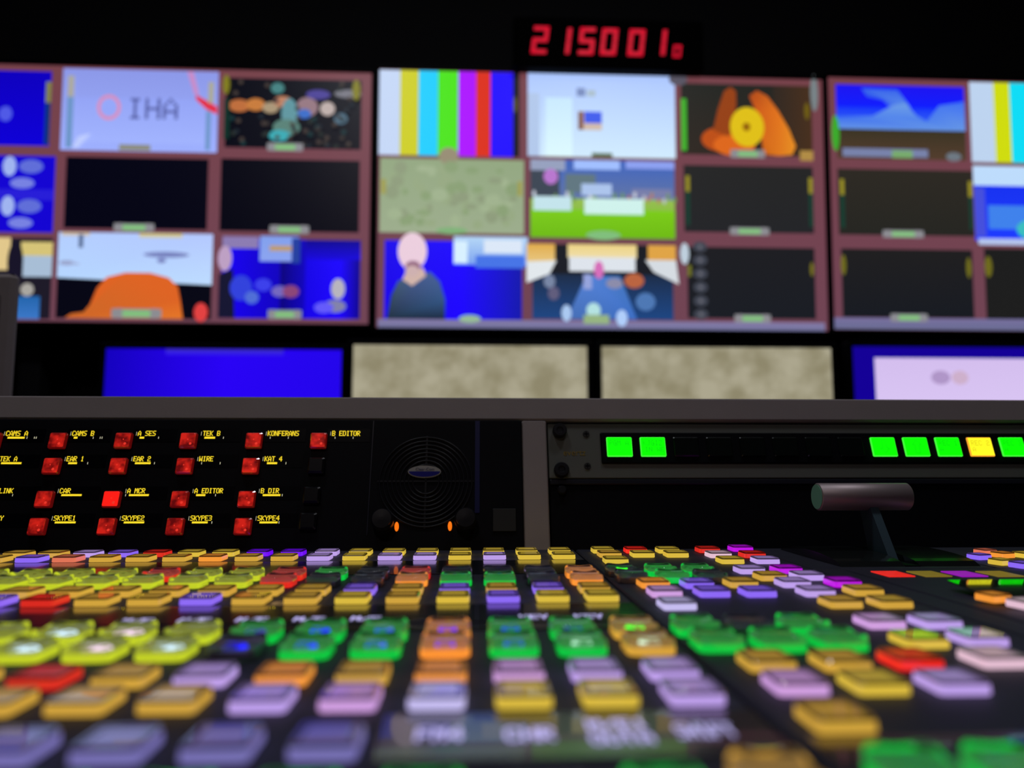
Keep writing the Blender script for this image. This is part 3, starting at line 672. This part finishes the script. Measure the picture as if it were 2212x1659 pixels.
t = tile(sc, 1150, 528, 1455, 690); t.q(0, 0, 1, .45, (26, 28, 36)); t.q(0, .4, 1, 1, (28, 44, 70), (30, 70, 130)); t.poly([(.24, 1.0), (.38, .42), (.62, .42), (.74, 1.0)], [(70, 110, 180), (84, 130, 215), (70, 120, 190), (60, 110, 195)])
t.q(-.04, 0, .16, .26, (224, 170, 70), (232, 200, 130)); t.poly([(-.04, .24), (.17, .22), (.12, .40), (-.04, .52)], [(226, 232, 236)] * 4); t.q(.25, 0, .74, .18, (236, 210, 130), (240, 222, 170)); t.q(.26, .17, .73, .36, (222, 228, 236)); t.q(.82, 0, 1.02, .22, (224, 164, 70)); t.poly([(.80, .2), (1.02, .2), (1.04, .52), (.86, .36)], [(214, 220, 226)] * 4)
t.e(.47, .34, .035, .12, (214, 110, 186)); t.e(.72, .48, .07, .1, (186, 100, 64)); t.e(.58, .52, .06, .07, (140, 140, 170)); t.q(.36, .4, .42, .6, (150, 164, 220)); t.e(.12, .5, .04, .09, (120, 134, 164)); t.e(.15, .66, .04, .09, (96, 92, 124)); t.e(.80, .76, .07, .12, (78, 120, 180))
t.e(.24, .92, .035, .11, (170, 200, 240)); t.e(.63, .98, .04, .11, (176, 206, 250)); t.e(.43, .88, .05, .1, (180, 226, 226)); t.q(.36, .94, .54, 1.06, (150, 180, 130)); t.build(sc)
t = tile(sc, 1486, 534, 1762, 688); t.q(0, 0, 1, 1, (30, 30, 34), (26, 29, 36)); t.e(-.02, .1, .035, .15, (190, 206, 220))
for i in range(6): t.e(.1, .0 + .19 * i, .055, .075, (66, 70, 82)); t.e(.1, .0 + .19 * i, .012, .03, (108, 108, 118))
t.q(.0, .26, .03, .42, (110, 112, 36)); t.e(.975, .30, .014, .1, (120, 112, 34)); umd(t, .5, .28, y=1.0); t.build(sc)
t = tile(sc, 816, 693, 1783, 712); t.q(0, 0, 1, 1, (134, 124, 168), (110, 112, 152)); t.build(sc, 'status_strip')

# left monitor
ml, sl = big_monitor('left wall monitor showing an orange chair and a pale logo picture', -178, 799, 145, 696)
t = tile(sl, -178, 150, 108, 312); t.q(0, 0, 1, 1, (14, 0, 190), (14, 0, 215)); t.e(.66, .58, .05, .1, (80, 90, 230)); t.q(.96, .14, 1, .42, (130, 130, 70)); t.q(.96, .42, 1, .98, (14, 50, 120)); t.build(sl)
t = tile(sl, 132, 150, 470, 326); t.q(0, 0, 1, 1, (140, 152, 232), (158, 176, 255)); t.q(.08, .35, .92, .9, (148, 164, 246), (162, 180, 255)); t.e(.30, .47, .075, .155, (222, 140, 180), 28); t.e(.30, .47, .055, .115, (150, 168, 250), 28)
for x0, y0, x1, y1 in glyph_quads('IHA', .42, 0, .115, .26, 0.1): t.q(x0, .35 - y1, x1, .35 - y0, (92, 102, 172))
t.poly([(.86, .3), (.92, .36), (1.0, .44), (1.0, .54), (.93, .48), (.86, .36)], [(226, 50, 76)] * 6); t.poly([(.80, .02), (.84, .02), (.88, .3), (.85, .3)], [(200, 140, 200)] * 4); t.q(.04, .1, .08, .36, (172, 170, 160)); t.q(.04, .36, .08, .98, (110, 150, 200)); t.q(.94, .14, .975, .4, (172, 170, 150)); t.q(.93, .5, .96, .98, (110, 150, 200))
t.poly([(.08, .98), (.12, .84), (.2, .8), (.12, .98)], [(190, 204, 255)] * 4); t.q(.38, .93, .58, 1.0, (140, 140, 120)); t.build(sl)
t = tile(sl, 486, 170, 780, 320); t.q(0, 0, 1, 1, (5, 6, 20)); rnd = random.Random(3)
for cx, cy, rx, ry, c in [(.1, .4, .08, .09, (190, 110, 60)), (.22, .38, .07, .09, (200, 124, 60)), (.33, .42, .06, .08, (170, 150, 120)), (.42, .33, .07, .08, (190, 130, 100)), (.47, .5, .06, .22, (96, 150, 160)), (.45, .7, .1, .12, (90, 130, 120)), (.6, .4, .08, .14, (150, 120, 130)), (.58, .5, .05, .07, (60, 110, 200)), (.75, .42, .055, .1, (190, 174, 170)), (.40, .82, .08, .08, (60, 170, 180)), (.68, .22, .09, .07, (76, 66, 150)), (.85, .56, .05, .08, (80, 110, 130)), (.9, .2, .1, .06, (120, 120, 130)), (.38, .14, .05, .08, (70, 130, 130))]: t.e(cx, cy, rx, ry, c)
for i in range(50): t.e(rnd.uniform(.05, .95), rnd.uniform(.55, .98) if i % 2 else rnd.uniform(.05, .98), .018, .035, rnd.choice([(56, 50, 48), (40, 48, 46), (30, 40, 50), (70, 60, 56), (24, 56, 60)]), 10)
t.e(.01, .12, .025, .14, (128, 124, 30)); t.e(.965, .16, .03, .15, (128, 124, 30)); t.q(0, .32, .04, .9, (10, 48, 40)); umd(t, .45, .26, y=1.0); t.build(sl)
t = tile(sl, -178, 334, 116, 500); t.q(0, 0, 1, 1, (20, 4, 210)); t.q(0, .44, 1, .58, (40, 30, 216))
for y in (.14, .66): t.e(.66, y, .05, .13, (160, 180, 240)); t.e(.82, y, .09, .09, (96, 110, 216)); t.e(.76, y + .22, .09, .07, (120, 130, 226))
t.build(sl)
t = tile(sl, 139, 340, 448, 494); t.q(0, 0, 1, 1, (4, 4, 20)); umd(t, .49, .28, y=.98); t.build(sl)
t = tile(sl, 475, 344, 776, 500); t.q(0, 0, 1, 1, (4, 4, 18)); umd(t, .5, .28, y=.97); t.build(sl)
t = tile(sl, -178, 512, 110, 688); t.q(0, 0, 1, 1, (30, 26, 40)); t.q(.5, 0, .68, .4, (226, 200, 140)); t.q(.76, .05, 1, .24, (214, 196, 120)); t.q(.78, .22, 1, .48, (168, 190, 214)); t.e(.72, .3, .06, .26, (24, 20, 40)); t.e(.82, .64, .05, .08, (170, 166, 160)); t.q(.74, .72, .92, 1, (34, 100, 170), (60, 120, 200)); t.build(sl)
t = tile(sl, 122, 503, 457, 688); t.q(0, 0, 1, 1, (6, 6, 20)); t.poly([(0, 0), (1, 0), (1, .6), (0, .53)], [(180, 206, 255), (180, 200, 255), (190, 220, 255), (182, 214, 255)]); t.q(.02, .0, .2, .04, (206, 190, 170)); t.q(.52, .0, .8, .05, (210, 200, 150)); t.q(.13, .02, .16, .18, (90, 110, 150)); t.e(.70, .25, .15, .035, (120, 130, 190)); t.e(.67, .32, .03, .03, (120, 130, 190)); t.e(.06, .36, .05, .03, (150, 160, 200)); t.q(.03, .36, .14, .38, (160, 170, 210))
t.poly([(.06, 1.0), (.10, .95), (.18, .93), (.22, .84), (.26, .65), (.32, .52), (.44, .465), (.6, .465), (.72, .52), (.78, .62), (.80, .78), (.82, 1.0)], [(206, 104, 40)] * 3 + [(222, 100, 36)] * 8 + [(230, 120, 40)]); t.e(.935, .92, .045, .11, (226, 66, 66)); umd(t, .52, .32, y=.94); t.build(sl)
t = tile(sl, 478, 517, 778, 688); t.qh(0, 0, .42, 1, (24, 0, 245), (16, 0, 190)); t.qh(.42, 0, .6, 1, (8, 0, 120), (14, 0, 190)); t.qh(.6, 0, .85, 1, (20, 0, 230), (28, 0, 255)); t.qh(.85, 0, 1, 1, (28, 0, 255), (10, 0, 130)); t.q(.6, 0, 1, .25, (8, 0, 140), (20, 0, 220)); t.q(0, -.03, .26, .12, (140, 124, 178)); t.e(.02, .25, .05, .16, (190, 160, 196)); t.poly([(-.02, .45), (.08, .38), (.1, 1), (-.02, 1)], [(22, 22, 50)] * 4)
t.q(.27, -.04, .55, .28, (130, 160, 236), (140, 164, 240)); t.q(.50, -.02, .56, .3, (36, 64, 160)); t.q(.34, .08, .50, .15, (190, 156, 110)); t.e(.14, .62, .08, .16, (50, 66, 220)); t.e(.3, .58, .06, .08, (60, 64, 235)); t.e(.22, .74, .05, .08, (80, 110, 214)); t.e(.42, .66, .06, .07, (116, 104, 190)); t.e(.50, .66, .06, .08, (140, 70, 120)); t.e(.84, .62, .05, .13, (184, 180, 190)); t.e(.82, .84, .08, .08, (130, 130, 170)); t.e(.74, .86, .07, .07, (100, 90, 250)); umd(t, .46, .24, y=.95); t.build(sl)

# right monitor
mr_, sr = big_monitor('right wall monitor with a blue sky picture at its top left', 1796, 2760, 178, 715)
t = tile(sr, 1808, 184, 2086, 344); t.q(0, 0, 1, .3, (30, 20, 240), (16, 30, 255)); t.q(0, .3, 1, .62, (20, 50, 250), (60, 110, 240))
t.poly([(.2, .05), (.48, .06), (.58, .3), (.45, .34), (.36, .2), (.24, .16)], [(56, 100, 236)] * 2 + [(90, 140, 232)] * 2 + [(50, 90, 236)] * 2)
t.poly([(.0, .44), (.28, .42), (.45, .26), (.54, .24), (.62, .40), (.7, .48), (.8, .26), (1.0, .2), (1.0, .62), (.0, .62)], [(60, 110, 240), (84, 134, 236), (104, 152, 232), (110, 158, 230), (90, 140, 234), (80, 130, 236), (70, 120, 240), (60, 110, 244), (104, 152, 228), (104, 152, 228)])
t.q(0, .6, 1, 1, (58, 52, 36), (84, 62, 46)); t.e(-.01, .66, .03, .24, (60, 170, 44)); t.q(.04, .86, .7, .97, (120, 130, 170)); t.e(.9, .95, .06, .06, (110, 120, 130)); t.q(.42, .88, .58, .98, (120, 170, 110)); t.build(sr)
t = tile(sr, 2098, 180, 2400, 352)
for a, b, c in [(0, .17, (190, 212, 240)), (.17, .285, (208, 220, 16)), (.285, .43, (16, 220, 246)), (.43, .57, (74, 228, 10)), (.57, .7, (172, 0, 255)), (.7, .82, (220, 46, 20)), (.82, .96, (30, 0, 255)), (.96, 1, (20, 20, 30))]: t.q(a, 0, b, 1, c)
t.build(sr)
t = tile(sr, 2414, 184, 2740, 352); t.q(0, 0, 1, 1, (40, 40, 50)); t.build(sr)
t = tile(sr, 1812, 366, 2104, 508); t.q(0, 0, 1, 1, (46, 42, 36), (38, 38, 34)); meters(t); umd(t, .47, .3, y=.98); t.build(sr)
t = tile(sr, 2106, 360, 2400, 530); t.q(0, 0, 1, .25, (190, 220, 252)); t.q(0, .25, 1, .95, (24, 50, 240), (30, 60, 255)); t.q(.0, .28, .08, .9, (70, 80, 220)); t.q(.1, .5, .4, .8, (64, 130, 236)); t.e(.45, .8, .15, .14, (60, 190, 190)); t.q(.02, .92, 1, 1, (180, 196, 236)); t.build(sr)
t = tile(sr, 2414, 360, 2740, 520); t.q(0, 0, 1, 1, (38, 40, 44)); t.build(sr)
t = tile(sr, 1820, 538, 2104, 686); t.q(0, 0, 1, 1, (32, 31, 32), (24, 27, 34)); t.e(.015, .24, .02, .15, (110, 106, 30)); t.e(.97, .26, .02, .15, (110, 106, 30)); umd(t, .5, .28, y=1.0); t.build(sr)
t = tile(sr, 2130, 538, 2400, 690); t.q(0, 0, 1, 1, (30, 30, 30)); t.e(.03, .26, .03, .15, (110, 106, 30)); t.build(sr)
t = tile(sr, 2414, 540, 2740, 690); t.q(0, 0, 1, 1, (30, 30, 36)); t.build(sr)
t = tile(sr, 1800, 690, 2756, 714); t.q(0, 0, 1, 1, (120, 112, 158), (104, 108, 146)); t.build(sr, 'status_strip')

# lower monitors on a shelf
LO = Plane(Vector((0, 1.92, Z0)), Vector((0, 0, 1)), Vector((0, -1, 0)))
shelf = MB().box(-1.7, 2.6, 1.78, 2.15, Z0 - 0.065, Z0 - 0.040, bev=0.003).build('monitor_shelf', K_DESK)
shelf['label'] = 'dark shelf under the lower row of monitors'; shelf['category'] = 'shelf'
K_CAMO = camo_mat('pale_texture_picture', (142, 135, 108), (172, 166, 142), 14)
def low_monitor(label, x0, x1, y0, kind):
    u0, u1, _, v1 = LO.rect(x0, y0, x1, y0 + 20); v0 = v1 - (u1 - u0) * 9 / 16
    t = thing('desk_monitor', label, 'monitor', mtx=LO.m.copy(), group=None)
    b = 0.014; mb = MB()
    mb.box(u0 - b, u1 + b, v1, v1 + b, -0.03, 0.003, bev=0.002); mb.box(u0 - b, u1 + b, v0 - b, v0, -0.03, 0.003, bev=0.002)
    mb.box(u0 - b, u0, v0, v1, -0.03, 0.003, bev=0.002); mb.box(u1, u1 + b, v0, v1, -0.03, 0.003, bev=0.002); mb.build('bezel', K_BEZEL, t)
    mb = MB(); mb.box(u0 - 0.005, u1 + 0.005, v0 - 0.005, v1 + 0.005, -0.035, -0.004); mb.build('rear_casing', K_BEZEL, t)
    um = (u0 + u1) / 2
    mb = MB(); mb.box(um - 0.03, um + 0.03, -0.035, (v0 + v1) / 2, -0.055, -0.035, bev=0.003); mb.box(um - 0.11, um + 0.11, -0.0395, -0.030, -0.13, 0.05, bev=0.003); mb.build('stand', K_BEZEL, t)
    if kind == 'camo':
        mb = MB(); mb.box(u0, u1, v0, v1, -0.0038, -0.003); mb.build('screen', K_CAMO, t)
    else:
        p = Pic(u0, u1, v0, v1, -0.003)
        if kind == 'blue': p.qh(0, 0, .5, 1, (20, 0, 190), (40, 0, 245)); p.qh(.5, 0, 1, 1, (40, 0, 245), (34, 0, 235)); p.q(.25, 0, .75, .05, (60, 44, 200), (44, 10, 240))
        else:
            p.q(0, 0, 1, 1, (20, 0, 150)); p.q(.09, .08, 1, 1, (212, 190, 238), (226, 208, 252)); p.e(.36, .22, .04, .05, (176, 150, 200)); p.e(.44, .22, .035, .05, (206, 176, 204)); p.q(.34, .42, .5, .6, (150, 120, 110)); p.q(.41, .44, .5, .56, (80, 70, 200))
        p.build(t, 'screen')
    return t
low_monitor('lower monitor with a plain saturated blue picture, leftmost of its row', 228, 738, 754, 'blue')
low_monitor('lower monitor of mottled beige picture, next to the blue one', 763, 1268, 746, 'camo')
low_monitor('lower monitor of mottled beige picture, next to the lilac one', 1300, 1796, 750, 'camo')
low_monitor('lower monitor with a lilac page on dark blue, rightmost', 1842, 2360, 750, 'page')

# red LED clock above
CK = Plane(Vector((0, 2.05, Z0 + 1)), Vector((0, 0, 1)), Vector((0, -1, 0)))
u0, u1, v0, v1 = CK.rect(1110, 40, 1520, 148)
ck = thing('digital_clock', 'black digital clock with red numerals 215001 over centre monitor', 'clock', mtx=CK.m.copy())
mb = MB(); mb.box(u0, u1, v0, v1, -0.06, 0.0, bev=0.004); mb.build('casing', mat('clock_black', (0.0008, 0.0008, 0.001), 0.7, spec=0.05), ck)
K_SEG = mat('red_segment', (0.05, 0.0, 0.0), 0.4, lin((206, 8, 42)), 1.0)
SEG = {'0': 'abcdef', '1': 'bc', '2': 'abged', '5': 'afgcd', '8': 'abcdefg'}
def seg_digit(d, px, py0, py1, wpx):
    a, b, c, e = CK.rect(px - wpx / 2, py0, px + wpx / 2, py1); w = b - a; h = e - c; th = w * 0.26; sk = 0.12
    mb = MB()
    def bar(x0, y0, x1, y1):
        q = [(x0, y0), (x1, y0), (x1, y1), (x0, y1)]
        vs = [(a + x + sk * y, c + y, zz) for zz in (0.0, 0.002) for x, y in q]
        mb.add(vs, [(4, 5, 6, 7), (0, 1, 5, 4), (1, 2, 6, 5), (2, 3, 7, 6), (3, 0, 4, 7)])
    g = 0.1 * th
    S = {'a': (g, h - th, w - g, h), 'd': (g, 0, w - g, th), 'g': (g, h / 2 - th / 2, w - g, h / 2 + th / 2), 'f': (0, h / 2 + g, th, h - g), 'e': (0, g, th, h / 2 - g), 'b': (w - th, h / 2 + g, w, h - g), 'c': (w - th, g, w, h / 2 - g)}
    for s in SEG[d]: bar(*S[s])
    mb.build('numeral', K_SEG, ck)
for d, x, y0, y1 in (('2', 1163, 57, 116), ('1', 1212, 60, 117), ('5', 1264, 60, 118), ('0', 1312, 62, 119), ('0', 1371, 64, 121), ('1', 1418, 64, 120)):
    seg_digit(d, x, y0, y1, 34)
seg_digit('0', 1461, 98, 124, 17)

# ------------------------------------------------------------------ room
def rbox(name, *a, m=K_WALL): return struct(MB().box(*a).build(name, m))
rbox('floor', -3.2, 3.6, -2.2, 2.5, -0.1, 0.0, m=K_FLOOR)
rbox('ceiling', -3.2, 3.6, -2.2, 2.5, 2.9, 3.0)
rbox('wall_back', -3.2, 3.6, 2.4, 2.5, 0.0, 2.9)
rbox('wall_front', -3.2, 3.6, -2.3, -2.2, 0.0, 2.9)
rbox('wall_left', -3.3, -3.2, -2.2, 2.5, 0.0, 2.9)
rbox('wall_right', 3.6, 3.7, -2.2, 2.5, 0.0, 2.9)
# console carcass and wall bracket so that nothing hangs in the air
ped = MB().box(-0.88, 0.98, 0.0, 0.78, 0.0, Z0 - 0.060, bev=0.004).build('console_pedestal', K_DESK)
ped['label'] = 'dark pedestal under the console worktop'; ped['category'] = 'desk'
ped2 = MB().box(-1.68, 2.58, 1.80, 2.13, 0.0, Z0 - 0.065, bev=0.004).build('shelf_cabinet', K_DESK)
ped2['label'] = 'dark low cabinet under the monitor shelf'; ped2['category'] = 'cabinet'
sd = thing('monitor_stand', 'black floor standing frame of posts and rails behind the wall monitors', 'stand', (0.5, 2.25, 0.0))
for z in (1.30, 1.78):
    MB().box(-1.8, 2.4, -0.07, -0.04, z, z + 0.06, bev=0.003).build('rail', K_WALL, sd)
for x in (-1.8, -0.25, 1.15, 2.34):
    MB().box(x, x + 0.06, -0.039, 0.02, 0.0, 1.90, bev=0.003).build('post', K_WALL, sd)
mb = MB(); mb.box(-0.20, -0.14, -0.06, -0.04, 1.84, 2.06); mb.box(-0.20, -0.14, -0.138, -0.04, 1.99, 2.03); mb.build('clock_arm', K_WALL, sd)

# ------------------------------------------------------------------ lights
wd = bpy.data.worlds.new('world'); scene.world = wd; wd.use_nodes = True
wd.node_tree.nodes['Background'].inputs['Color'].default_value = (0.02, 0.02, 0.03, 1); wd.node_tree.nodes['Background'].inputs['Strength'].default_value = 0.05
def area(name, loc, target, size, power, color):
    l = bpy.data.lights.new(name, 'AREA'); l.size = size; l.energy = power; l.color = color; l.shape = 'DISK'
    o = bpy.data.objects.new(name, l); COL.objects.link(o); o.location = loc
    o.rotation_euler = (Vector(target) - Vector(loc)).to_track_quat('-Z', 'Y').to_euler(); return o
area('unseen_fill_lamp', (-0.5, -1.2, 2.8), (0.1, 0.4, Z0), 0.25, 2.6, (1.0, 0.86, 0.84))  # unseen lamp behind the camera, added to light the ledge front
area('unseen_fill_lamp', (-0.55, 0.35, 2.8), (-0.55, 0.35, 0), 0.24, 4.0, (0.86, 0.92, 1.0))  # unseen overhead lamp, added for highlights on the domed keys
area('unseen_fill_lamp', (0.60, 0.45, 2.8), (0.60, 0.45, 0), 0.24, 4.0, (0.92, 0.92, 1.0))  # second unseen overhead lamp, added for the same key highlights
vs = scene.view_settings
vs.view_transform = 'Standard'; vs.look = 'None'; vs.exposure = 0.0; vs.gamma = 1.0; vs.use_curve_mapping = False
scene.cycles.max_bounces = 12; scene.cycles.transmission_bounces = 10; scene.cycles.transparent_max_bounces = 12
